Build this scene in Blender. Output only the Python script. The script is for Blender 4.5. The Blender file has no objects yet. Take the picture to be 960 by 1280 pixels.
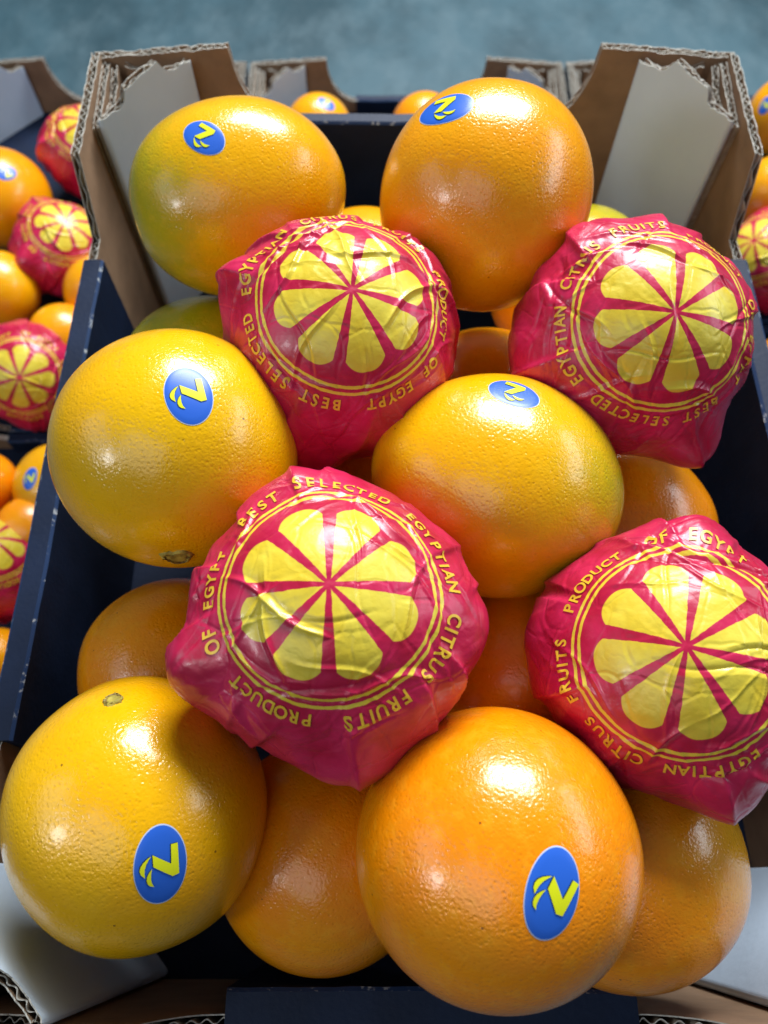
import bpy, bmesh, math, random
import numpy as np
from mathutils import Vector, Matrix, Quaternion

S = bpy.context.scene
COL = S.collection
rnd = random.Random(5)

# ------------------------------------------------------------------ camera
CAM_Z, PITCH, FPX = 0.70, math.radians(65), 1000.0
CAM = np.array([0.0, 0.0, CAM_Z])
RT = np.array([1.0, 0, 0])
UP = np.array([0, math.sin(PITCH), math.cos(PITCH)])
FW = np.array([0, math.cos(PITCH), -math.sin(PITCH)])
cd = bpy.data.cameras.new('camera')
cd.sensor_fit = 'VERTICAL'; cd.sensor_height = 36; cd.sensor_width = 27
cd.lens = 36 * FPX / 1280
cd.clip_start = 0.01; cd.clip_end = 50
cd.dof.use_dof = True; cd.dof.focus_distance = 0.238; cd.dof.aperture_fstop = 13.0
co = bpy.data.objects.new('camera', cd); COL.objects.link(co)
co.location = CAM; co.rotation_euler = (math.pi / 2 - PITCH, 0, 0)
S.camera = co

# ------------------------------------------------------------------ world, lamps, exposure
W = bpy.data.worlds.new('World'); S.world = W; W.use_nodes = True
bg = W.node_tree.nodes['Background']
bg.inputs[0].default_value = (0.34, 0.58, 0.80, 1); bg.inputs[1].default_value = 0.13
S.view_settings.view_transform = 'Standard'; S.view_settings.look = 'None'
S.view_settings.exposure = 0.06; S.view_settings.gamma = 1.0

def area(name, loc, target, sx, sy, power, color):
    l = bpy.data.lights.new(name, 'AREA'); l.shape = 'RECTANGLE'; l.size = sx; l.size_y = sy
    l.energy = power; l.color = color
    o = bpy.data.objects.new(name, l); COL.objects.link(o); o.location = loc
    o.rotation_euler = (Vector(target) - Vector(loc)).to_track_quat('-Z', 'Y').to_euler()
    return o
area('skylight_lamp', (0.27, 1.33, 1.46), (0, .2, .4), 0.95, 0.55, 54, (0.95, 0.98, 1.0))
area('roof_strip_lamp', (1.15, 0.45, 1.00), (0, .2, .4), 0.95, 0.26, 4.4, (0.76, 0.90, 1.0))
area('side_window_lamp', (-0.85, -0.35, 1.05), (0, .1, .42), 0.16, 0.16, 1.7, (0.97, 0.98, 1.0))
area('left_doorway_lamp', (-1.35, -0.05, 1.25), (0, .15, .42), 0.9, 0.6, 2.4, (0.72, 0.88, 1.0))
area('front_fill_lamp', (-0.55, -0.75, 1.75), (0, .15, .42), 1.1, 0.9, 4.4, (0.92, 0.97, 1.0))  # added soft fill to lift the fruit undersides, not an actual skylight

# ------------------------------------------------------------------ materials
def new_mat(name):
    m = bpy.data.materials.new(name); m.use_nodes = True
    nt = m.node_tree
    return m, nt, nt.nodes['Principled BSDF']
def N(nt, t, **k):
    n = nt.nodes.new(t)
    for a, b in k.items(): setattr(n, a, b)
    return n
def math_n(nt, op, a, b=None, c=None, clamp=False):
    n = nt.nodes.new('ShaderNodeMath'); n.operation = op; n.use_clamp = clamp
    for i, v in enumerate((a, b, c)):
        if v is None: continue
        if isinstance(v, (int, float)): n.inputs[i].default_value = v
        else: nt.links.new(v, n.inputs[i])
    return n.outputs[0]
def mix_n(nt, fac, a, b, blend='MIX'):
    n = nt.nodes.new('ShaderNodeMix'); n.data_type = 'RGBA'; n.blend_type = blend
    for s, v in (('Factor', fac), ('A', a), ('B', b)):
        sock = [i for i in n.inputs if i.name == s and (i.type == ('VALUE' if s == 'Factor' else 'RGBA'))][0]
        if isinstance(v, (int, float)): sock.default_value = v
        elif isinstance(v, tuple): sock.default_value = v if len(v) == 4 else (*v, 1)
        else: nt.links.new(v, sock)
    return [o for o in n.outputs if o.type == 'RGBA'][0]
def noise_n(nt, vec, scale, detail=3, rough=.55):
    n = nt.nodes.new('ShaderNodeTexNoise'); n.inputs['Scale'].default_value = scale
    n.inputs['Detail'].default_value = detail; n.inputs['Roughness'].default_value = rough
    if vec is not None: nt.links.new(vec, n.inputs['Vector'])
    return n.outputs['Fac']
def ramp(nt, fac, lo, hi):
    n = nt.nodes.new('ShaderNodeMapRange'); n.interpolation_type = 'SMOOTHSTEP'
    nt.links.new(fac, n.inputs[0]); n.inputs[1].default_value = lo; n.inputs[2].default_value = hi
    return n.outputs[0]
def bump_n(nt, h, dist, strength=1.0, prev=None):
    n = nt.nodes.new('ShaderNodeBump'); n.inputs['Distance'].default_value = dist
    n.inputs['Strength'].default_value = strength
    nt.links.new(h, n.inputs['Height'])
    if prev is not None: nt.links.new(prev, n.inputs['Normal'])
    return n.outputs[0]
def objvec(nt): return N(nt, 'ShaderNodeTexCoord').outputs['Object']

def mat_orange():
    m, nt, p = new_mat('orange_peel')
    v = objvec(nt)
    ob = N(nt, 'ShaderNodeObjectInfo')
    off = nt.nodes.new('ShaderNodeVectorMath'); off.operation = 'ADD'
    nt.links.new(v, off.inputs[0]); nt.links.new(ob.outputs['Random'], off.inputs[1])
    pv = off.outputs[0]
    tone = N(nt, 'ShaderNodeAttribute', attribute_type='OBJECT', attribute_name='ripe').outputs['Fac']
    green = N(nt, 'ShaderNodeAttribute', attribute_type='OBJECT', attribute_name='green').outputs['Fac']
    n1 = noise_n(nt, pv, 22, 3)
    t = math_n(nt, 'ADD', tone, math_n(nt, 'MULTIPLY', math_n(nt, 'SUBTRACT', n1, .5), 1.0), clamp=True)
    c = mix_n(nt, t, (0.80, 0.44, 0.001), (0.87, 0.25, 0.001))
    # green shoulder round the stem end
    sx = N(nt, 'ShaderNodeSeparateXYZ'); nt.links.new(v, sx.inputs[0])
    z = math_n(nt, 'MULTIPLY_ADD', math_n(nt, 'SUBTRACT', noise_n(nt, pv, 45, 3), .5), .030, math_n(nt, 'MULTIPLY_ADD', math_n(nt, 'SUBTRACT', noise_n(nt, pv, 240, 3, .7), .5), .022, sx.outputs['Z']))
    gm = math_n(nt, 'MULTIPLY', ramp(nt, z, .000, .042), green)
    c = mix_n(nt, gm, c, (0.36, 0.36, 0.007))
    # fine mottling and dark oil specks
    n2 = noise_n(nt, pv, 260, 2)
    c = mix_n(nt, math_n(nt, 'MULTIPLY', ramp(nt, n2, .45, .75), .16), c, (0.95, 0.52, 0.03))
    vs = N(nt, 'ShaderNodeTexVoronoi'); vs.inputs['Scale'].default_value = 150; nt.links.new(pv, vs.inputs['Vector'])
    sp = math_n(nt, 'LESS_THAN', vs.outputs['Distance'], .055)
    sel = N(nt, 'ShaderNodeSeparateColor'); nt.links.new(vs.outputs['Color'], sel.inputs[0])
    sp = math_n(nt, 'MULTIPLY', sp, math_n(nt, 'GREATER_THAN', sel.outputs[0], .68))
    c = mix_n(nt, math_n(nt, 'MULTIPLY', sp, .75), c, (0.13, 0.05, 0.01))
    sc = math_n(nt, 'MULTIPLY', ramp(nt, noise_n(nt, pv, 34, 6, .75), .60, .70), ramp(nt, noise_n(nt, pv, 420, 2), .42, .6))
    c = mix_n(nt, math_n(nt, 'MULTIPLY', sc, .30), c, (0.46, 0.24, 0.05))
    # pores
    vo = N(nt, 'ShaderNodeTexVoronoi', feature='SMOOTH_F1'); vo.inputs['Scale'].default_value = 700
    vo.inputs['Smoothness'].default_value = .6; nt.links.new(pv, vo.inputs['Vector'])
    pore = ramp(nt, vo.outputs['Distance'], .05, .45)
    c = mix_n(nt, math_n(nt, 'MULTIPLY', math_n(nt, 'SUBTRACT', 1.0, pore), .07), c, (0.45, 0.12, 0.0))
    nt.links.new(c, p.inputs['Base Color'])
    b1 = bump_n(nt, noise_n(nt, pv, 170, 3, .6), .0003, .4)
    b2 = bump_n(nt, pore, .00011, .65, b1)
    b3 = bump_n(nt, noise_n(nt, pv, 1000, 2), .00019, .85, b2)
    nt.links.new(b3, p.inputs['Normal'])
    r = noise_n(nt, pv, 60, 2)
    nt.links.new(math_n(nt, 'MULTIPLY_ADD', r, .12, .15), p.inputs['Roughness'])
    p.inputs['Specular IOR Level'].default_value = .46
    p.inputs['Coat Weight'].default_value = .4; p.inputs['Coat Roughness'].default_value = .15
    return m

def mat_film():
    m, nt, p = new_mat('printed_wrap_film')
    at = N(nt, 'ShaderNodeAttribute', attribute_name='print_xy')
    sp = N(nt, 'ShaderNodeSeparateXYZ'); nt.links.new(at.outputs['Vector'], sp.inputs[0])
    v = objvec(nt)
    wob = math_n(nt, 'MULTIPLY', math_n(nt, 'SUBTRACT', noise_n(nt, v, 500, 2), .5), .03)
    X, Y = sp.outputs['X'], sp.outputs['Y']
    r = math_n(nt, 'SQRT', math_n(nt, 'ADD', math_n(nt, 'MULTIPLY', X, X), math_n(nt, 'MULTIPLY', Y, Y)))
    ang = math_n(nt, 'ARCTAN2', Y, X)
    step = math.pi / 4
    a = math_n(nt, 'SUBTRACT', math_n(nt, 'FLOORED_MODULO', ang, step), step / 2)
    pa = math_n(nt, 'MULTIPLY', r, math_n(nt, 'COSINE', a)); pb = math_n(nt, 'ABSOLUTE', math_n(nt, 'MULTIPLY', r, math_n(nt, 'SINE', a)))
    pbw = math_n(nt, 'ADD', pb, math_n(nt, 'MULTIPLY', wob, .55))
    wedge = math_n(nt, 'SUBTRACT', math_n(nt, 'MULTIPLY', pa, math.sin(math.radians(18.3))), math_n(nt, 'MULTIPLY', pbw, math.cos(math.radians(18.3))))
    wm = ramp(nt, wedge, .011, .017)
    ea = math_n(nt, 'POWER', math_n(nt, 'ABSOLUTE', math_n(nt, 'DIVIDE', math_n(nt, 'MAXIMUM', math_n(nt, 'SUBTRACT', pa, .40), 0.0), .372)), 2.5)
    eb = math_n(nt, 'POWER', math_n(nt, 'DIVIDE', pb, .235), 2.5)
    em = math_n(nt, 'SUBTRACT', 1.0, ramp(nt, math_n(nt, 'ADD', ea, eb), .96, 1.04))
    petal = math_n(nt, 'MULTIPLY', wm, em)
    rw = math_n(nt, 'ADD', r, math_n(nt, 'MULTIPLY', wob, .5))
    def ring(c, w):
        return math_n(nt, 'SUBTRACT', 1.0, ramp(nt, math_n(nt, 'ABSOLUTE', math_n(nt, 'SUBTRACT', rw, c)), w - .003, w + .003))
    mask = math_n(nt, 'MAXIMUM', petal, math_n(nt, 'MAXIMUM', ring(.912, .0155), ring(.978, .0155)))
    cn = noise_n(nt, v, 70, 3)
    red = mix_n(nt, ramp(nt, cn, .3, .7), (0.40, 0.006, 0.034), (0.57, 0.018, 0.085))
    yel = mix_n(nt, ramp(nt, cn, .3, .7), (0.70, 0.50, 0.03), (0.74, 0.60, 0.07))
    nt.links.new(mix_n(nt, mask, red, yel), p.inputs['Base Color'])
    b = bump_n(nt, noise_n(nt, v, 150, 4, .6), .0005, .5)
    for sc_, ds in ((42, .0014), (105, .0009), (230, .00035)):
        rid = math_n(nt, 'ABSOLUTE', math_n(nt, 'SUBTRACT', noise_n(nt, v, sc_, 1.2, .4), .5))
        rid = math_n(nt, 'MINIMUM', rid, .14)
        b = bump_n(nt, rid, ds, .7, b)
    vo = N(nt, 'ShaderNodeTexVoronoi', feature='DISTANCE_TO_EDGE'); vo.inputs['Scale'].default_value = 70
    wv = nt.nodes.new('ShaderNodeVectorMath'); wv.operation = 'MULTIPLY_ADD'
    nz = N(nt, 'ShaderNodeTexNoise'); nz.inputs['Scale'].default_value = 40; nt.links.new(v, nz.inputs['Vector'])
    nt.links.new(nz.outputs['Color'], wv.inputs[0]); wv.inputs[1].default_value = (.02, .02, .02); nt.links.new(v, wv.inputs[2])
    nt.links.new(wv.outputs[0], vo.inputs['Vector'])
    b = bump_n(nt, ramp(nt, vo.outputs['Distance'], 0, .08), .0004, .35, b)
    nt.links.new(b, p.inputs['Normal'])
    p.inputs['Roughness'].default_value = .34; p.inputs['Specular IOR Level'].default_value = .42
    p.inputs['Coat Weight'].default_value = .2; p.inputs['Coat Roughness'].default_value = .12
    return m

def mat_plain(name, col, rough=.5, spec=.5, var=0, scale=80, bump=0, bscale=400):
    m, nt, p = new_mat(name); v = objvec(nt)
    if var:
        n = noise_n(nt, v, scale, 4)
        lo = tuple(c * (1 - var) for c in col); hi = tuple(min(1, c * (1 + var)) for c in col)
        nt.links.new(mix_n(nt, ramp(nt, n, .25, .75), lo, hi), p.inputs['Base Color'])
    else: p.inputs['Base Color'].default_value = (*col, 1)
    p.inputs['Roughness'].default_value = rough; p.inputs['Specular IOR Level'].default_value = spec
    if bump: nt.links.new(bump_n(nt, noise_n(nt, v, bscale, 3), bump, .7), p.inputs['Normal'])
    return m

def mat_worn_edge():
    m, nt, p = new_mat('worn_blue_fold'); v = objvec(nt)
    n = ramp(nt, noise_n(nt, v, 210, 4, .7), .56, .66)
    nt.links.new(mix_n(nt, n, (0.014, 0.036, 0.100), (0.34, 0.37, 0.40)), p.inputs['Base Color'])
    p.inputs['Roughness'].default_value = .55; p.inputs['Specular IOR Level'].default_value = .2
    return m

def mat_concrete():
    m, nt, p = new_mat('concrete_floor')
    mp = N(nt, 'ShaderNodeMapping'); mp.inputs['Scale'].default_value = (1.5, 1.0, 1); mp.inputs['Rotation'].default_value = (0, 0, .5)
    mp.inputs['Location'].default_value = (.9, .3, 0)
    nt.links.new(objvec(nt), mp.inputs['Vector']); v = mp.outputs[0]
    n = noise_n(nt, v, 3.2, 5, .6); n2 = noise_n(nt, v, 11, 5, .65)
    c = mix_n(nt, ramp(nt, n, .38, .62), (0.022, 0.054, 0.070), (0.047, 0.100, 0.126))
    c = mix_n(nt, math_n(nt, 'MULTIPLY', ramp(nt, n2, .45, .7), .45), c, (0.085, 0.14, 0.165))
    nt.links.new(c, p.inputs['Base Color'])
    nt.links.new(math_n(nt, 'MULTIPLY_ADD', n2, .4, .35), p.inputs['Roughness'])
    nt.links.new(bump_n(nt, n2, .004, .5), p.inputs['Normal'])
    return m

M = dict(
    orange=mat_orange(), film=mat_film(),
    ink=mat_plain('yellow_ink', (0.72, 0.44, 0.03), .35, .5, .12, 200),
    blue=mat_plain('blue_label_paper', (0.022, 0.115, 0.56), .34, .5),
    rim=mat_plain('label_paper_edge', (0.45, 0.55, 0.75), .5),
    lemon=mat_plain('logo_yellow', (0.70, 0.72, 0.01), .34, .5),
    pale=mat_plain('logo_pale_green', (0.50, 0.66, 0.35), .34, .5),
    black=mat_plain('logo_outline', (0.008, 0.02, 0.035), .4, .5),
    scar=mat_plain('stem_scar_skin', (0.36, 0.29, 0.05), .6, .3, .4, 300, .0004, 900),
    scarring=mat_plain('stem_scar_rim', (0.20, 0.13, 0.03), .5, .3, .3, 300, .0003, 900),
    kraft=mat_plain('kraft_card', (0.26, 0.165, 0.10), .8, .25, .14, 60, .0003, 300),
    core=mat_plain('kraft_cut_edge', (0.47, 0.45, 0.40), .85, .2, .3, 400),
    flute=mat_plain('kraft_flute', (0.36, 0.31, 0.24), .85, .2, .25, 300),
    white=mat_plain('white_card', (0.58, 0.71, 0.86), .6, .35, .04, 25, .0002, 250),
    navy=mat_plain('navy_card', (0.006, 0.013, 0.036), .55, .22, .2, 40, .0002, 500),
    worn=mat_worn_edge(), concrete=mat_concrete(),
)

# ------------------------------------------------------------------ mesh helpers
def mesh_from(name, verts, faces, mats, fmat=None, smooth=False):
    me = bpy.data.meshes.new(name)
    me.from_pydata([tuple(v) for v in verts], [], faces); 
    for m in mats: me.materials.append(m)
    if fmat is not None: me.polygons.foreach_set('material_index', fmat)
    if smooth: me.polygons.foreach_set('use_smooth', [True] * len(me.polygons))
    me.update()
    return me
def link(name, me, parent=None):
    o = bpy.data.objects.new(name, me); COL.objects.link(o)
    if parent is not None: o.parent = parent
    return o
def tag(o, label, cat, group=None):
    o['label'] = label; o['category'] = cat
    if group: o['group'] = group
    return o

# ------------------------------------------------------------------ view geometry used to read positions off the photograph
def ray(px, py): return (px - 480) / FPX * RT + (640 - py) / FPX * UP + FW
def at_z(px, py, z):
    d = ray(px, py); return CAM + d * ((z - CAM_Z) / d[2])
def ball_at(cx, cy, w, h, R):
    D = FPX * 2 * R / math.sqrt(w * h)
    c = np.array([(cx - 480) / FPX * D, (640 - cy) / FPX * D, D])
    for _ in range(60):
        def rng(a, z):
            th = math.atan2(a, z); s = math.asin(min(.99, R / math.hypot(a, z))); return math.tan(th - s), math.tan(th + s)
        a, b = rng(c[0], c[2]); e, g = rng(c[1], c[2])
        pw, ph = FPX * (b - a), FPX * (g - e)
        c[2] *= (math.sqrt(pw * ph) / math.sqrt(w * h)) ** .8
        c[0] += (cx - (480 + FPX * (a + b) / 2)) / FPX * c[2]
        c[1] -= (cy - (640 - FPX * (e + g) / 2)) / FPX * c[2]
    return CAM + c[0] * RT + c[1] * UP + c[2] * FW

# ------------------------------------------------------------------ ground
bm = bmesh.new(); bmesh.ops.create_grid(bm, x_segments=2, y_segments=2, size=6)
me = bpy.data.meshes.new('floor'); bm.to_mesh(me); bm.free(); me.materials.append(M['concrete'])
fl = link('floor', me); fl['kind'] = 'structure'

# ------------------------------------------------------------------ cartons
def corrugated(name, parent, path, top, zb, T=.004, out='kraft', inn='kraft', lam=.0046, step=.0005, rag=.00032, seed=0, flutes=True):
    """A folded sheet of corrugated board: two liners and the wave between them, standing on zb, cut along top(s)."""
    rg = np.random.default_rng(seed)
    P = np.array(path, float); seg = np.linalg.norm(np.diff(P, axis=0), axis=1); L = seg.sum(); cum = np.r_[0, np.cumsum(seg)]
    n = max(8, int(L / (step if flutes else .004))) + 1
    s = np.unique(np.r_[np.linspace(0, L, n), cum])
    x = np.interp(s, cum, P[:, 0]); y = np.interp(s, cum, P[:, 1])
    k = max(1, int(.002 / (L / n)))
    if len(P) > 2:                                    # soften the folds
        ker = np.ones(2 * k + 1) / (2 * k + 1)
        xs = np.convolve(np.pad(x, k, mode='edge'), ker, 'valid'); ys = np.convolve(np.pad(y, k, mode='edge'), ker, 'valid')
        xs[0], ys[0], xs[-1], ys[-1] = x[0], y[0], x[-1], y[-1]; x, y = xs, ys
    tx, ty = np.gradient(x), np.gradient(y); l = np.hypot(tx, ty) + 1e-12; nx, ny = ty / l, -tx / l     # right-hand normal
    tops = np.array([top(a) for a in s])
    def ragged(amp):
        r = rg.normal(0, 1, len(s)); r = np.convolve(np.pad(r, 4, mode='edge'), np.ones(9) / 9, 'valid') * 3
        return np.clip(r * amp, -2.2 * amp, 1.2 * amp)
    lt = .00042; h = T / 2
    V, F, Fm = [], [], []
    mats = [M[out], M[inn], M['core'], M['flute'], M['kraft']]
    def layer(o1, o2, m1, m2, zt):
        b = len(V); m = len(s)
        for i in range(m):
            for o, z in ((o1[i], zb), (o1[i], zt[i]), (o2[i], zt[i]), (o2[i], zb)):
                V.append((x[i] + nx[i] * o, y[i] + ny[i] * o, z))
        for i in range(m - 1):
            a, c = b + 4 * i, b + 4 * i + 4
            F.append((a, c, c + 1, a + 1)); Fm.append(m1)
            F.append((a + 1, c + 1, c + 2, a + 2)); Fm.append(2)
            F.append((a + 2, c + 2, c + 3, a + 3)); Fm.append(m2)
        F.append((b, b + 1, b + 2, b + 3)); Fm.append(2)
        e = b + 4 * (m - 1); F.append((e + 3, e + 2, e + 1, e)); Fm.append(2)
    one = np.ones(len(s))
    if flutes:
        layer(one * h, one * (h - lt), 0, 4, tops + ragged(rag))
        layer(one * (-h + lt), one * -h, 4, 1, tops + ragged(rag))
        A = h - lt - .0003
        ph = 2 * np.pi * s / lam + .5 * np.sin(s * 90 + seed)
        w = A * np.sin(ph + .35 * np.sin(s * 410 + 2 * seed)) * (.72 + .28 * np.sin(s * 150 + seed) * np.sin(s * 57))
        layer(w + .0002, w - .0002, 3, 3, tops - .0003 + ragged(rag * 1.4))
    else:
        layer(one * h, one * -h, 0, 1, tops)
    return link(name, mesh_from(name, V, F, mats, Fm), parent)

def prism(name, parent, prof, p0, p1, mats, fm, round_ends=0):
    """profile (a, z) swept from p0 to p1; a is measured along the inward horizontal normal"""
    p0, p1 = np.array(p0), np.array(p1); d = p1 - p0; d /= np.linalg.norm(d); nrm = np.array([-d[1], d[0]])
    V = []; n = len(prof); L = np.linalg.norm(p1 - p0)
    st = np.linspace(0, L, 24)
    rg = np.random.default_rng(int(abs(p0[0]) * 1e4) + int(abs(p0[1]) * 1e3))
    wv = np.convolve(rg.normal(0, 1, 40), np.ones(6) / 6, 'valid')[:24] * .0007
    for j, t in enumerate(st):
        for a, z in prof:
            q = p0 + d * t + nrm * (a + wv[j]); V.append((q[0], q[1], z))
    F, Fm = [], []
    for j in range(len(st) - 1):
        for i in range(n):
            k = (i + 1) % n
            F.append((j * n + i, j * n + k, (j + 1) * n + k, (j + 1) * n + i)); Fm.append(fm[i])
    F.append(tuple(range(n - 1, -1, -1))); Fm.append(0)
    F.append(tuple((len(st) - 1) * n + i for i in range(n))); Fm.append(0)
    return link(name, mesh_from(name, V, F, mats, Fm), parent)

def lining_profile(z0, z1, T, w):
    e = .0011
    pr = [(-.0012, z1 - .0015), (-.0012, z1 + .0014), (-.0012 + e, z1 + .0025), (w - e, z1 + .0025), (w, z1 + .0014), (w, z0), (T + .0006, z0), (T + .0006, z1 - .0015)]
    return pr, [0, 1, 0, 1, 0, 0, 0, 0]

def carton(label, x0, x1, y0, y1, zb, zw, zp, zfloor, flutes=True, group='fruit cartons', seed=1):
    root = bpy.data.objects.new('fruit_carton', None); COL.objects.link(root)
    root.location = ((x0 + x1) / 2, (y0 + y1) / 2, zb)
    tag(root, label, 'carton', group)
    cx, cy = root.location.x, root.location.y
    X0, X1, Y0, Y1 = x0 - cx, x1 - cx, y0 - cy, y1 - cy
    ZB, ZW, ZP, ZF = 0.001, zw - zb, zp - zb, zfloor - zb
    T = .004; h = T / 2; w, l = X1 - X0, Y1 - Y0
    def end_top(L, d1=.067, d2=.092):
        def f(s):
            d = min(s, L - s)
            if d < d1: return ZP - .0025 + .0055 * (d / d1)
            u = min(1, (d - d1) / (d2 - d1)); return ZW + (ZP + .003 - ZW) * (1 - math.sqrt(1 - (1 - u) ** 2))
        return f
    def side_top(L, d1=.069, d2=.084):
        def f(s):
            d = min(s, L - s)
            if d < d1: return ZP - .002 * (d / d1)
            u = min(1, (d - d1) / (d2 - d1)); return ZW + (ZP - .002 - ZW) * (1 - u)
        return f
    kw = dict(flutes=flutes)
    corrugated('end_wall', root, [(X1, Y1 - h), (X0, Y1 - h)], end_top(w), ZB, out='navy', seed=seed, **kw).data.name = 'end_wall'
    corrugated('end_wall', root, [(X0, Y0 + h), (X1, Y0 + h)], end_top(w), ZB, out='navy', seed=seed + 1, **kw)
    corrugated('side_wall', root, [(X0 + h, Y1 - T), (X0 + h, Y0 + T)], side_top(l - 2 * T, .066, .081), ZB, out='navy', seed=seed + 2, **kw)
    corrugated('side_wall', root, [(X1 - h, Y0 + T), (X1 - h, Y1 - T)], side_top(l - 2 * T, .066, .081), ZB, out='navy', seed=seed + 3, **kw)
    # inner folded linings, navy
    for sx in (0, 1):
        pr, fm = lining_profile(ZF, ZW, T, .0085)
        a, b = ((X0, Y1 - .100), (X0, Y0 + .088)) if sx == 0 else ((X1, Y0 + .088), (X1, Y1 - .100))
        prism('side_lining', root, pr, a, b, [M['navy'], M['worn']], fm)
    for sy in (0, 1):
        pr, fm = lining_profile(ZF, ZW, T, .0068 if sy else .0115)
        a, b = ((X0 + .092, Y0), (X1 - .092, Y0)) if sy == 0 else ((X1 - .092, Y1), (X0 + .092, Y1))
        prism('end_lining', root, pr, a, b, [M['navy'], M['worn']], fm)
    # second layer of board at the corners and the white folded corner posts
    k = 0
    for sx in (-1, 1):
        for sy in (-1, 1):
            k += 1
            ex, ey = (X0 if sx < 0 else X1), (Y0 if sy < 0 else Y1)
            ix, iy = -sx, -sy
            def cp(a, b): return (ex + ix * a, ey + iy * b)
            flip = (sx * sy > 0)
            g0, g1 = T + .0022, T
            pth = [cp(g0, T + .001), cp(g0, .046)]
            if not flip: pth = pth[::-1]
            Lf = .045 - T
            corrugated('corner_flap', root, pth if flip else pth, (lambda s, f=flip, Lf=Lf: ZP - .0035 - .004 * ((s if f else Lf - s) / Lf)), ZF, T=.0034, seed=seed + 10 + k, **kw)
            # triangular post
            q, e = .0095, .0048
            leg = .047
            pts = [cp(q + .001, e + .003), cp(q, leg), cp(leg, e + .0015), cp(q + .006, e + .0015)]
            L1 = np.linalg.norm(np.subtract(pts[1], pts[0])); L2 = np.linalg.norm(np.subtract(pts[2], pts[1])); L3 = np.linalg.norm(np.subtract(pts[3], pts[2]))
            if not flip: pts = pts[::-1]
            tt = [(0, -.001), (.20, 0), (.26, .0012), (.30, .0062), (.36, .0070), (.66, .0095), (.74, .0030), (.80, .0012), (1, .0005)]
            ta, tb = zip(*tt)
            def post_top(s, f=flip, L1=L1, L2=L2, L3=L3):
                s = s if f else L1 + L2 + L3 - s
                if s < L1: return ZP - .004 - .006 * math.sin(math.pi * s / L1)
                if s < L1 + L2: return ZP - .0005 + float(np.interp((s - L1) / L2, ta, tb)) - .001
                return ZP - .004 - .004 * math.sin(math.pi * (s - L1 - L2) / L3)
            corrugated('corner_post', root, pts, post_top, ZF, T=.0032, out='kraft', inn='white', rag=.0005, seed=seed + 20 + k, lam=.0042, **kw)
    V = [(X0 + T, Y0 + T, ZF - .004), (X1 - T, Y0 + T, ZF - .004), (X1 - T, Y1 - T, ZF - .004), (X0 + T, Y1 - T, ZF - .004)]
    V += [(a, b, c + .0038) for a, b, c in V]
    F = [(3, 2, 1, 0), (4, 5, 6, 7), (0, 1, 5, 4), (1, 2, 6, 5), (2, 3, 7, 6), (3, 0, 4, 7)]
    link('base_panel', mesh_from('base_panel', V, F, [M['navy']]), root)
    return root

ZW, ZP, ZB = CAM_Z - .297, CAM_Z - .258, CAM_Z - .474         # main carton: wall top, post top, base
LW, LP, LB = CAM_Z - .512, CAM_Z - .474, 0.0
carton('open navy and kraft fruit carton in the middle, filled with the largest oranges', -.142, .172, -.041, .370, ZB, ZW, ZP, CAM_Z - .40, seed=1)
carton('lower open fruit carton directly behind the big one, only its back rim and corners showing', -.118, .158, .376, .664, LB, LW, LP, LW - .012, seed=50)
carton('lower fruit carton at far left with a white and brown corner at its back', -.368, -.122, .305, .664, LB, LW, LP, LW - .012, seed=90)
carton('nearer lower carton at the left edge, holding a stickered yellow orange', -.368, -.146, -.060, .301, LB, LW, LP, LW - .012, seed=130, flutes=False)
carton('lower fruit carton at the back right with two oranges and a wrapped one', .162, .470, .405, .664, LB, LW, LP, LW - .012, seed=170)
carton('lower fruit carton at the right edge whose blue rim shows beside the wrapped orange', .178, .470, .040, .401, LB, LW, LP, LW - .012, seed=210, flutes=False)

# ------------------------------------------------------------------ oranges
class Shape:
    def __init__(s, seed, el=1.0, nip=0.0, taper=0.0, lump=.018):
        r = np.random.default_rng(seed); s.el, s.nip, s.tp, s.lump = el, nip, taper, lump
        s.k = r.normal(0, 1, (7, 3)) * 2.2; s.ph = r.uniform(0, 6.28, 7)
    def r(s, d):                                     # unit directions (n,3) -> radius for R = 1
        z = d[..., 2]; rho2 = 1 - z * z
        e = 1 / np.sqrt(rho2 * s.el + z * z / (s.el * s.el) + 1e-9)      # ellipsoid of constant volume-ish
        f = 1 + s.lump * sum(np.sin(d @ k + p) for k, p in zip(s.k, s.ph)) / 2.2
        f = f - .020 * np.exp(-((1 - z) / .02)) + s.nip * np.exp(-(1 + z) / .055)
        return e * f * (1 + s.tp * z)
def orange_mesh(sh, nu=112, nv=72):
    th = np.linspace(0, np.pi, nv + 1)[1:-1]; ph = np.linspace(0, 2 * np.pi, nu, endpoint=False)
    T_, P_ = np.meshgrid(th, ph, indexing='ij')
    d = np.stack([np.sin(T_) * np.cos(P_), np.sin(T_) * np.sin(P_), np.cos(T_)], -1).reshape(-1, 3)
    d = np.vstack([d, [[0, 0, 1], [0, 0, -1]]])
    V = d * sh.r(d)[:, None] * .04
    F = []; n = nu; R = nv - 1
    for i in range(R - 1):
        for j in range(n):
            k = (j + 1) % n; F.append((i * n + j, (i + 1) * n + j, (i + 1) * n + k, i * n + k))
    a, b = R * n, R * n + 1
    for j in range(n):
        k = (j + 1) % n; F.append((a, j, k)); F.append((b, (R - 1) * n + k, (R - 1) * n + j))
    return mesh_from('orange', V, F, [M['orange']], smooth=True)
SHAPES = {}
def shape(key, **k):
    if key not in SHAPES:
        sh = Shape(**k); SHAPES[key] = (sh, orange_mesh(sh))
    return SHAPES[key]
shape('round', seed=1, el=.985, lump=.015); shape('plain', seed=2, el=1.02, nip=.01, lump=.014)
shape('oval', seed=3, el=1.09, nip=.035, lump=.018); shape('long', seed=4, el=1.10, nip=.02, lump=.014)
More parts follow.
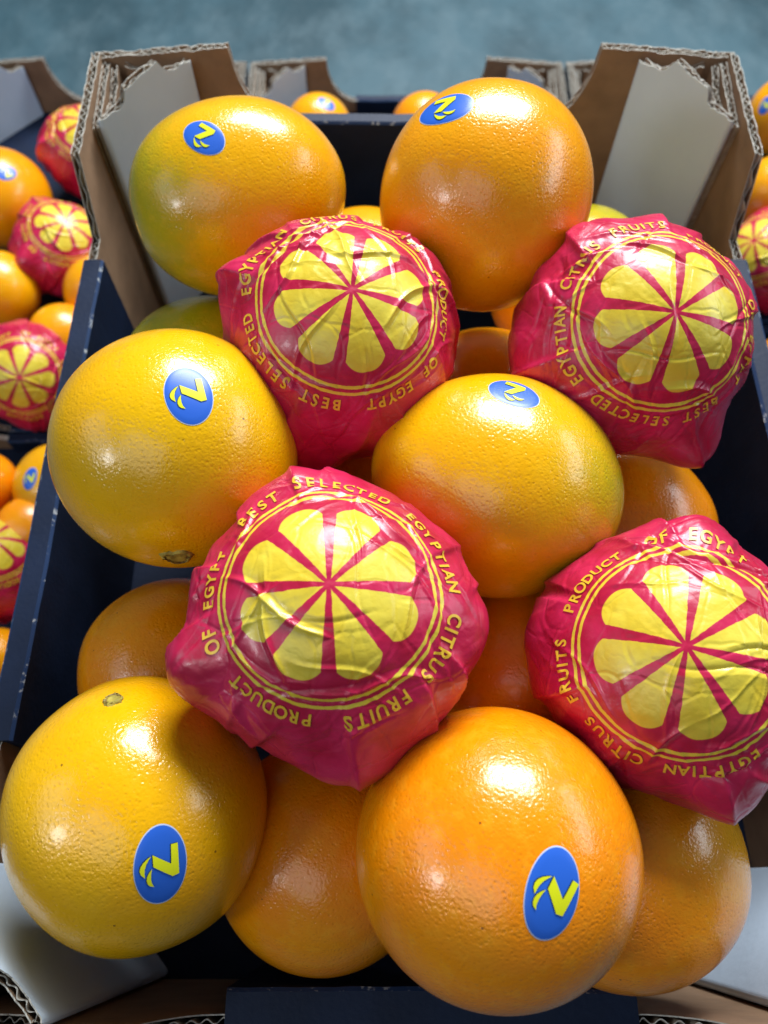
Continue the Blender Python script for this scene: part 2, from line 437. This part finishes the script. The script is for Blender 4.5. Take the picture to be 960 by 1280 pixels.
shape('pear', seed=5, el=1.03, taper=.06, lump=.018)

def quat_to(d, spin=0.0):
    return Vector(d).to_track_quat('Z', 'Y') @ Quaternion((0, 0, 1), spin)

LETTER_V = [(390, 440), (610, 580), (608, 350), (690, 345), (708, 720), (630, 740), (400, 585)]
LEAF_A = [(374, 452), (330, 480), (285, 520), (252, 570), (243, 620), (258, 665), (306, 714), (300, 655), (303, 600), (318, 545), (345, 495)]
LEAF_B = [(386, 606), (352, 650), (330, 700), (325, 745), (338, 790), (365, 820), (414, 836), (388, 790), (376, 735), (376, 670)]
def unit(poly): return [((x - 490) / 485, (600 - y) / 485) for x, y in poly]

def conform(poly_list, mats, hx, place, edge=.0007, grow=None):
    """flat polygons (units of the label's half height) laid on the curved skin by place(u, v)"""
    bm = bmesh.new()
    for poly, mi in poly_list:
        vs = [bm.verts.new((x, y, 0)) for x, y in poly]; f = bm.faces.new(vs); f.material_index = mi
    bm.normal_update()
    bmesh.ops.triangulate(bm, faces=bm.faces[:], ngon_method='EAR_CLIP')
    for _ in range(5):
        es = [e for e in bm.edges if e.calc_length() * hx > edge]
        if not es: break
        bmesh.ops.subdivide_edges(bm, edges=es, cuts=1); bmesh.ops.triangulate(bm, faces=[f for f in bm.faces if len(f.verts) > 3])
    for v in bm.verts: v.co = place(v.co.x * hx, v.co.y * hx)
    bm.normal_update()
    me = bpy.data.meshes.new('print'); bm.to_mesh(me); bm.free()
    for m in mats: me.materials.append(m)
    me.polygons.foreach_set('use_smooth', [True] * len(me.polygons))
    return me

def add_sticker(o, sh, R, px, py, ang, hh=.0098, hw=.0064, turn=0.0):
    """oval paper label where the view ray through (px, py) meets the orange; ang turns its long axis in view"""
    q = o.rotation_quaternion; qi = q.inverted(); C = np.array(o.location); sc = R / .04
    d = ray(px, py); d /= np.linalg.norm(d)
    def gap(t):
        p = CAM + d * t - C; l = np.linalg.norm(p); pl = np.array(qi @ Vector(p / l)); return l - R * sh.r(pl[None])[0]
    tc = np.dot(C - CAM, d); lo, hi = tc - 1.6 * R, tc
    if gap(hi) > 0: hi = tc
    for _ in range(50):
        mid = (lo + hi) / 2
        if gap(mid) > 0: lo = mid
        else: hi = mid
    p = CAM + d * lo - C; nl = qi @ Vector(p).normalized()
    uw = Vector(RT * math.sin(ang) + UP * math.cos(ang)); ul = qi @ uw; ul = (ul - nl * ul.dot(nl)).normalized(); rl = ul.cross(nl)
    def placer(off):
        def f(u, v):
            a = math.hypot(u, v) / R
            t = (rl * u + ul * v); t = t.normalized() if t.length > 1e-9 else rl
            dd = nl * math.cos(a) + t * math.sin(a)
            return dd * (.04 * sh.r(np.array(dd)[None])[0] + off / sc)
        return f
    rr = hw / hh
    def oval(k): return [(rr * k * math.cos(t), k * math.sin(t)) for t in np.linspace(0, 2 * math.pi, 48, endpoint=False)]
    def ovalmesh(k, mat, off):
        rings = 9; V = [placer(off)(0, 0)]; F = []
        for i in range(1, rings + 1):
            for t in np.linspace(0, 2 * math.pi, 48, endpoint=False):
                V.append(placer(off if i < rings else off - .00012)(rr * hh * k * i / rings * math.cos(t), hh * k * i / rings * math.sin(t)))
        for j in range(48): F.append((0, 1 + j, 1 + (j + 1) % 48))
        for i in range(rings - 1):
            for j in range(48):
                a, b = 1 + i * 48 + j, 1 + i * 48 + (j + 1) % 48; F.append((a, a + 48, b + 48, b))
        return mesh_from('sticker', V, F, [mat], smooth=True)
    st = link('sticker', ovalmesh(1.0, M['blue'], .00028), o)
    link('sticker_edge', ovalmesh(1.035, M['rim'], .00020), st)
    k = rr / .64
    def T2(poly, dx=0, dy=0, g=1.0):
        c = np.mean(poly, axis=0); return [(((x - c[0]) * g + c[0] + dx) * k, (y - c[1]) * g + c[1] + dy) for x, y in poly]
    ct, st_ = math.cos(turn), math.sin(turn)
    V_, A_, B_ = [[(x * ct + y * st_, -x * st_ + y * ct) for x, y in unit(p_)] for p_ in (LETTER_V, LEAF_A, LEAF_B)]
    link('logo_outline', conform([(T2(V_, -.022, .012, 1.0), 0), (T2(A_, -.022, .012, 1.0), 0), (T2(B_, -.022, .0, 1.0), 0)], [M['black']], hh, placer(.00038)), st)
    link('logo_letter', conform([(T2(V_), 0)], [M['lemon']], hh, placer(.00050)), st)
    link('logo_leaf', conform([(T2(A_), 0)], [M['lemon']], hh, placer(.00050)), st)
    link('logo_leaf', conform([(T2(B_), 0)], [M['lemon']], hh, placer(.00050)), st)
    return st

def add_scar(o, sh, rad=.0042, end=1):
    """button left by the stem: sunken disc in a raised rim, at the local pole"""
    rg = np.random.default_rng(int(rad * 1e6)); V, F, Fm = [], [], []
    prof = [(0, .0002), (.45, .0004), (.78, .0005), (.86, .0001), (.94, .0008), (1.10, .0006), (1.25, -.0004)]
    n = 30
    for r_, z_ in prof[1:]:
        for t in np.linspace(0, 2 * math.pi, n, endpoint=False):
            w = 1 + .10 * math.sin(3 * t + 1) + .11 * rg.normal()
            a = rad * r_ * w / .04; d = np.array([math.sin(a) * math.cos(t), math.sin(a) * math.sin(t), end * math.cos(a)])
            V.append(d * (.04 * sh.r(d[None])[0] + z_ + .0001))
    V.append(np.array([0, 0, end]) * (.04 * sh.r(np.array([[0, 0, end]]))[0] + .0003))
    for i in range(len(prof) - 2):
        for j in range(n):
            k = (j + 1) % n; F.append((i * n + j, (i + 1) * n + j, (i + 1) * n + k, i * n + k)); Fm.append(1 if i in (1, 2) else 0)
    for j in range(n): F.append((len(V) - 1, j, (j + 1) % n)); Fm.append(0)
    return link('stem_scar', mesh_from('stem_scar', V, F, [M['scar'], M['scarring']], Fm, smooth=True), o)

def orange(label, pos, R, key, pole, ripe, green=0.0, spin=0.0, group='loose oranges', sticker=None, scar=None):
    sh, me = SHAPES[key]
    o = link('orange', me); o.rotation_mode = 'QUATERNION'; o.rotation_quaternion = quat_to(pole, spin)
    o.location = pos; o.scale = (R / .04,) * 3
    o['ripe'] = float(ripe); o['green'] = float(green)
    tag(o, label, 'orange', group)
    bpy.context.view_layer.update()
    if sticker: add_sticker(o, sh, R, *sticker)
    if scar: add_scar(o, sh, *scar)
    return o
def view_dir(dx, dy, dz):                              # right, up, towards the viewer
    v = dx * RT + dy * UP - dz * FW; return v / np.linalg.norm(v)

GT = 'oranges on top of the big carton'
D = math.radians
orange('oval yellow orange with a green end, resting against the left back corner of the carton', ball_at(295, 243, 274, 240, .04), .04, 'long', view_dir(-.93, -.30, .15), .30, .8, .5, GT, (255, 171, D(-52), .0090, .0064))
orange('round deep orange fruit at the back of the carton, sticker on its top edge', ball_at(606, 252, 268, 286, .04), .04, 'pear', view_dir(.15, .9, .3), .58, .0, 1.0, GT, (556, 135, D(-65), .0098, .0068))
orange('large yellow orange overhanging the left carton wall, dark stem scar at its lower edge', ball_at(217, 559, 300, 312, .04), .04, 'round', view_dir(.10, -.90, .42), .05, .0, .3, GT, (236, 493, D(-8), .0092, .0068), (.0040,))
orange('oval yellow orange in the middle with one green tip, between the wrapped ones', ball_at(622, 607, 306, 274, .04), .04, 'oval', view_dir(.93, -.25, -.05), .20, .7, 2.0, GT, (643, 491, D(-48), .0086, .0064))
orange('big yellow orange at the front left with a stem button on top', ball_at(167, 1025, 330, 364, .04), .04, 'plain', view_dir(-.08, .93, .36), .10, .0, .8, GT, (201, 1083, D(0), .0106, .0068), (.0023,))
orange('biggest deep orange fruit at the front, blue sticker on its lower right', ball_at(625, 1078, 366, 380, .04), .04, 'round', view_dir(-.2, -.2, -.9), 1.0, .0, 1.8, GT, (691, 1118, D(17), .0108, .0068, D(22)))

GL = 'oranges in the lower layer'
def low(label, px, py, key, ripe, green, pole, dz=-.305, R=.040, scar=None):
    orange(label, at_z(px, py, CAM_Z + dz), R, key, pole, ripe, green, rnd.uniform(0, 6), GL, None, scar)
low('half hidden yellow-green orange behind the wrapped orange by the right back corner', 715, 362, 'round', .1, .9, view_dir(0, .8, .4), -.31)
low('sliver of orange peel between the two oranges at the back', 455, 364, 'plain', .5, .0, view_dir(.3, .1, .4), -.315)
low('yellow-green orange mostly hidden under the oval green-ended orange', 262, 484, 'round', .05, .9, view_dir(-.2, .8, .4), -.305)
low('shaded orange below the round one at the back, right of the middle wrapper', 606, 522, 'plain', .75, .0, view_dir(.3, -.5, .4), -.31)
low('shaded orange showing in the narrow gap under the back wrapped orange', 425, 648, 'round', .75, .0, view_dir(.3, .5, -.4), -.315)
low('shaded orange right of the middle oval one, above the right-hand wrapper', 768, 672, 'plain', .95, .0, view_dir(.6, .5, .4), -.312)
low('shaded orange in the gap between the left wall and the middle wrapper', 226, 842, 'plain', .85, .0, view_dir(-.45, .35, .8), -.314, .038)
low('shaded orange between the two front wrapped oranges', 652, 842, 'plain', .95, .0, view_dir(.5, .2, -.4), -.305)
low('dark shaded orange in the gap between the two front oranges', 404, 1066, 'round', .95, .0, view_dir(.5, .2, -.4), -.298, .0375)
low('shaded orange at the lower right, half behind the biggest one', 780, 1080, 'plain', .9, .25, view_dir(.6, .6, .1), -.290, .038)

# ------------------------------------------------------------------ wrapped oranges
RING = .0332                                            # arc radius of the printed circle
class Wrap:
    def __init__(s, seed, ears=(), R=.0405):
        g = np.random.default_rng(seed); s.R = R; s.ears = ears
        s.fn = g.normal(0, 1, (6, 3)); s.fn /= np.linalg.norm(s.fn, axis=1)[:, None]
        s.ff = g.uniform(32, 75, 6); s.fp = g.uniform(0, 1, 6); s.fa = g.uniform(.00035, .0009, 6)
        s.pk = g.integers(5, 15, 5); s.pp = g.uniform(0, 6.28, 5)
        s.fold = [(t0 + g.uniform(-.2, .2), g.uniform(.0009, .0026), g.uniform(.14, .45), g.uniform(-.5, .5), g.uniform(.62, .95), 1 if g.random() > .5 else -1) for t0 in np.linspace(0, 6.28, 13, endpoint=False)]
        s.cr = []
        for _ in range(46):
            th = g.uniform(0, 6.28); c = g.uniform(-.036, .036) if 5 < _ < 22 else math.copysign(g.uniform(.02, .040), g.normal())
            s.cr.append((th, c, g.uniform(-.03, .03), g.uniform(.008, .02), (g.uniform(.0006, .0013) if _ < 12 else g.uniform(.00025, .0006)) * (1 if g.random() > .3 else -1), g.uniform(.0005, .0010) if _ < 12 else g.uniform(.0004, .0007)))
    def r(s, d):
        z = np.clip(d[..., 2], -1, 1); al = np.arccos(z); th = np.arctan2(d[..., 1], d[..., 0])
        ss = lambda a, b, x: (lambda t: t * t * (3 - 2 * t))(np.clip((x - a) / (b - a), 0, 1))
        edge = ss(.55, 1.25, al) * .6; R = s.R
        r = np.full(z.shape, R)
        tri = lambda x: np.abs((x % 1) * 2 - 1)
        P = d * R
        for n, f, p, a in zip(s.fn, s.ff, s.fp, s.fa):
            r = r + (tri(P @ n * f + p) ** .85 - .5) * a * (.16 + 1.0 * edge)
        for k, p in zip(s.pk, s.pp):
            wob = th + .18 * np.sin(2 * al * 3 + p) + p
            r = r + (1 - 2 * np.abs(np.sin(wob * k / 2))) * .0003 * ss(.75, 1.7, al)
        for t, h, w, sl, a0, sg in s.fold:
            q = (((th - t - sl * (al - 1.1)) * sg + np.pi) % (2 * np.pi)) - np.pi
            r = r + h * np.where(q > 0, np.exp(-q / w), np.exp(q / .025)) * ss(a0, a0 + .35, al)
        u, v = R * al * np.cos(th), R * al * np.sin(th)
        for t, c, m, L, a, w in s.cr:
            dist = u * math.cos(t) + v * math.sin(t) - c + .0015 * np.sin(60 * (v * math.cos(t) - u * math.sin(t)) * 3 + t)
            along = -u * math.sin(t) + v * math.cos(t) - m
            prof = np.exp(-np.abs(dist) / w) - .5 * np.exp(-np.abs(dist - 2.5 * w) / (2 * w))
            r = r + a * prof * np.exp(-(along / L) ** 4) * (al < 2.2)
        for t, a, hgt, wt, wa in s.ears:
            dt = np.abs((th - t + np.pi) % (2 * np.pi) - np.pi)
            e = np.exp(-dt / wt) * .25 + np.exp(-np.abs(dt / wt) ** 2.4) * .75
            r = r + hgt * e * np.exp(-((al - a) / wa) ** 2)
        r = r * (1 - .10 * ss(2.0, 3.1, al))
        return r
FONT = None
def glyph(ch):
    cu = bpy.data.curves.new('glyph', 'FONT'); cu.body = ch; cu.size = 1.0; cu.align_x = 'CENTER'; cu.offset = .026; cu.resolution_u = 4
    ob = bpy.data.objects.new('glyph', cu); COL.objects.link(ob)
    dg = bpy.context.evaluated_depsgraph_get(); dg.update()
    me = bpy.data.meshes.new_from_object(ob.evaluated_get(dg))
    v = [tuple(x.co[:2]) for x in me.vertices]; f = [tuple(p.vertices) for p in me.polygons]
    bpy.data.objects.remove(ob); bpy.data.curves.remove(cu); bpy.data.meshes.remove(me)
    return v, f
GLYPH = {}
def print_text(wr, start):
    """ring of capital letters, tops outwards, running clockwise; start = bearing of the first letter"""
    words = [('BEST', 0), ('SELECTED', 32), ('EGYPTIAN', 92), ('CITRUS', 149), ('FRUITS', 191), ('PRODUCT', 238), ('OF', 295), ('EGYPT', 315)]
    bm = bmesh.new(); step = 6.3
    for w, a0 in words:
        a = a0
        for ch in w:
            if ch not in GLYPH: GLYPH[ch] = glyph(ch)
            V, F = GLYPH[ch]; sc = .0054; adv = 3.4 if ch == 'I' else step
            bear = math.radians(start + a + (adv - step) / 2); a += adv
            vs = []
            for x, y in V:
                rho = RING * 1.045 + y * sc; b = bear + x * sc / (RING * 1.13)
                vs.append(bm.verts.new((rho * math.sin(b), rho * math.cos(b), 0)))
            for f in F:
                try: bm.faces.new([vs[i] for i in f])
                except ValueError: pass
    bmesh.ops.triangulate(bm, faces=bm.faces[:])
    for _ in range(4):
        es = [e for e in bm.edges if e.calc_length() > .0011]
        if not es: break
        bmesh.ops.subdivide_edges(bm, edges=es, cuts=1); bmesh.ops.triangulate(bm, faces=[f for f in bm.faces if len(f.verts) > 3])
    P = np.array([v.co[:2] for v in bm.verts]); rho = np.hypot(P[:, 0], P[:, 1]); al = rho / wr.R
    d = np.stack([np.sin(al) * P[:, 0] / rho, np.sin(al) * P[:, 1] / rho, np.cos(al)], -1)
    q = d * (wr.r(d) + .00030)[:, None]
    for v, c in zip(bm.verts, q): v.co = c
    bm.normal_update()
    flip = [f for f in bm.faces if f.normal.dot(f.calc_center_median()) < 0]
    if flip: bmesh.ops.reverse_faces(bm, faces=flip)
    me = bpy.data.meshes.new('printed_lettering'); bm.to_mesh(me); bm.free(); me.materials.append(M['ink'])
    me.polygons.foreach_set('use_smooth', [True] * len(me.polygons))
    return me
def wrap_mesh(wr, phase, na=230, nt=420):
    al = np.concatenate([np.linspace(.006, 1.15, int(na * .62)), np.linspace(1.15, 3.1, int(na * .38) + 1)[1:]])
    th = np.linspace(0, 2 * np.pi, nt, endpoint=False)
    A, T_ = np.meshgrid(al, th, indexing='ij')
    d = np.stack([np.sin(A) * np.cos(T_), np.sin(A) * np.sin(T_), np.cos(A)], -1).reshape(-1, 3)
    d = np.vstack([d, [[0, 0, 1]]]); V = d * wr.r(d)[:, None]
    rho = np.r_[A.ravel(), 0] * wr.R / RING; t = np.r_[T_.ravel(), 0] + phase
    xy = np.stack([rho * np.cos(t), rho * np.sin(t), 0 * rho], -1)
    F = []; R = len(al)
    for i in range(R - 1):
        for j in range(nt):
            k = (j + 1) % nt; F.append((i * nt + j, (i + 1) * nt + j, (i + 1) * nt + k, i * nt + k))
    for j in range(nt): F.append((R * nt, j, (j + 1) % nt))
    me = mesh_from('wrapped_orange', V, F, [M['film']], smooth=True)
    at = me.attributes.new('print_xy', 'FLOAT_VECTOR', 'POINT'); at.data.foreach_set('vector', xy.ravel().astype(np.float32))
    return me

GW = 'oranges wrapped in printed red film'
def wrapped(label, pos, axis_px, start, seed, ears, R=.0405, phase=None):
    wr = Wrap(seed, ears, R)
    o = link('wrapped_orange', wrap_mesh(wr, math.radians(phase if phase is not None else (start + 48))))
    o.rotation_mode = 'QUATERNION'; pos = np.array(pos); o.location = pos
    d = ray(*axis_px); d /= np.linalg.norm(d); b = np.dot(d, pos - CAM); c = np.dot(pos - CAM, pos - CAM) - R * R
    t = b - math.sqrt(max(0, b * b - c)); nz = Vector(CAM + d * t - pos).normalized()
    up = Vector(UP); y = (up - nz * up.dot(nz)).normalized(); x = y.cross(nz)
    o.rotation_quaternion = Matrix((x, y, nz)).transposed().to_quaternion()
    tag(o, label, 'wrapped orange', GW)
    link('printed_lettering', print_text(wr, start), o)
    return o
wC = wrapped('red wrapped orange at the back, below and between the two rearmost bare oranges', ball_at(425, 423, 296, 288, .0405), (440, 362), 187, 11,
        [(D(160), 1.25, .006, .22, .35), (D(40), 1.2, .004, .2, .3), (D(255), 1.7, .006, .3, .4)])
wD = wrapped('red film wrapped orange at the right wall, below the white back corner', ball_at(793, 423, 284, 300, .0405), (845, 390), 143, 12,
        [(D(302), 1.5, .010, .28, .25), (D(195), 1.4, .005, .5, .4), (D(120), 1.25, .003, .3, .3)])
wG = wrapped('red film wrapped orange in the centre, emblem facing up and film ears at both sides', ball_at(412, 778, 352, 338, .0405), (411, 730), -48, 13,
        [(D(205), 1.26, .0070, .26, .24), (D(-10), 1.20, .0072, .42, .30), (D(108), 1.12, .0040, .35, .22), (D(278), 1.5, .007, .35, .3)])
wH = wrapped('red film wrapped orange cut by the right edge of the photo, in front', ball_at(845, 832, 330, 352, .0405), (858, 808), 53, 14,
        [(D(80), 1.12, .006, .25, .25), (D(290), 1.35, .006, .3, .3), (D(165), 1.4, .004, .4, .3)])

# ------------------------------------------------------------------ fruit in the neighbouring cartons (all farther off and lower)
def deep(px, py, rpx):                                   # radius kept believable, position along the view ray
    z = CAM_Z - .485; p = at_z(px, py, z); dep = np.dot(p - CAM, FW); return p, rpx / FPX * dep
GN = 'oranges in the neighbouring cartons'
def far_orange(label, px, py, rpx, ripe, sticker=None, key='round', green=0):
    p, R = deep(px, py, rpx)
    orange(label, p, R, key, view_dir(rnd.uniform(-1, 1), rnd.uniform(-1, 0), .2), ripe, green, rnd.uniform(0, 6), GN, sticker)
def far_wrap(label, src, px, py, rpx, axis_px, roll):
    p, R = deep(px, py, rpx)
    o = src.copy(); COL.objects.link(o); o.location = p; o.scale = (R / .0415,) * 3
    d = ray(*axis_px); d /= np.linalg.norm(d); b = np.dot(d, p - CAM); c = np.dot(p - CAM, p - CAM) - R * R
    nz = Vector(CAM + d * (b - math.sqrt(max(0, b * b - c))) - p).normalized()
    up = Vector(UP); y = (up - nz * up.dot(nz)).normalized(); x = y.cross(nz)
    o.rotation_quaternion = Matrix((x, y, nz)).transposed().to_quaternion() @ Quaternion((0, 0, 1), math.radians(roll))
    o['label'] = label
    for ch in src.children:
        c2 = ch.copy(); COL.objects.link(c2); c2.parent = o
    return o
far_orange('orange with a sticker at the upper left edge, in the far left carton', 2, 248, 60, .6, (8, 216, D(60), .0075, .0056))
far_orange('plain yellow orange at the left edge under the stickered one', 0, 362, 48, .35)
far_orange('orange just left of the big carton wall, by the small flower-like wrapper', 128, 366, 46, .6)
far_orange('small patch of orange peel above the left pink wrapper', 80, 424, 44, .7)
far_wrap('wrapped orange half hidden behind the brown corner flap at the upper left', wC, 112, 192, 56, (108, 150), 40)
far_wrap('small wrapped orange at the left whose yellow emblem points up', wG, 76, 312, 58, (82, 276), 20)
far_wrap('pink wrapped orange at the left just behind the dividing carton rim', wD, 38, 466, 64, (24, 472), 75)
far_orange('deep orange fruit at the left edge below the dividing rim', -22, 605, 42, .95)
far_orange('yellow orange with a tilted sticker at the left, nearest the dividing rim', 76, 608, 55, .35, (37, 598, D(12), .0075, .0050), 'plain')
far_orange('orange between the left edge wrapper and the stickered yellow orange', 40, 662, 42, .8)
far_wrap('wrapped orange at the left edge with a glossy emblem', wH, -14, 712, 68, (-12, 672), 150)
far_orange('orange at the left beside the big carton, low down', 55, 815, 46, .5)
far_orange('shaded orange at the left edge, below the glossy wrapper', -4, 824, 40, .6)
far_wrap('wrapped orange at the lowest left edge, only a crinkled bit showing', wC, -26, 905, 46, (-20, 880), 0)
far_orange('orange with a sticker peeping over the back rim', 398, 162, 42, .5, (408, 129, D(-60), .0075, .0056))
far_orange('orange peeping out left of the round one at the back', 530, 160, 42, .75)
far_orange('orange with a sticker at the upper right edge', 985, 145, 48, .6, (957, 131, D(60), .0075, .0056))
far_orange('orange at the right edge beside the white corner', 968, 244, 46, .55)
far_wrap('wrapped orange at the right edge beside the brown corner flap', wG, 962, 330, 60, (942, 300), 100)
far_orange('orange at the right edge beyond the blue rim', 985, 455, 40, .8)
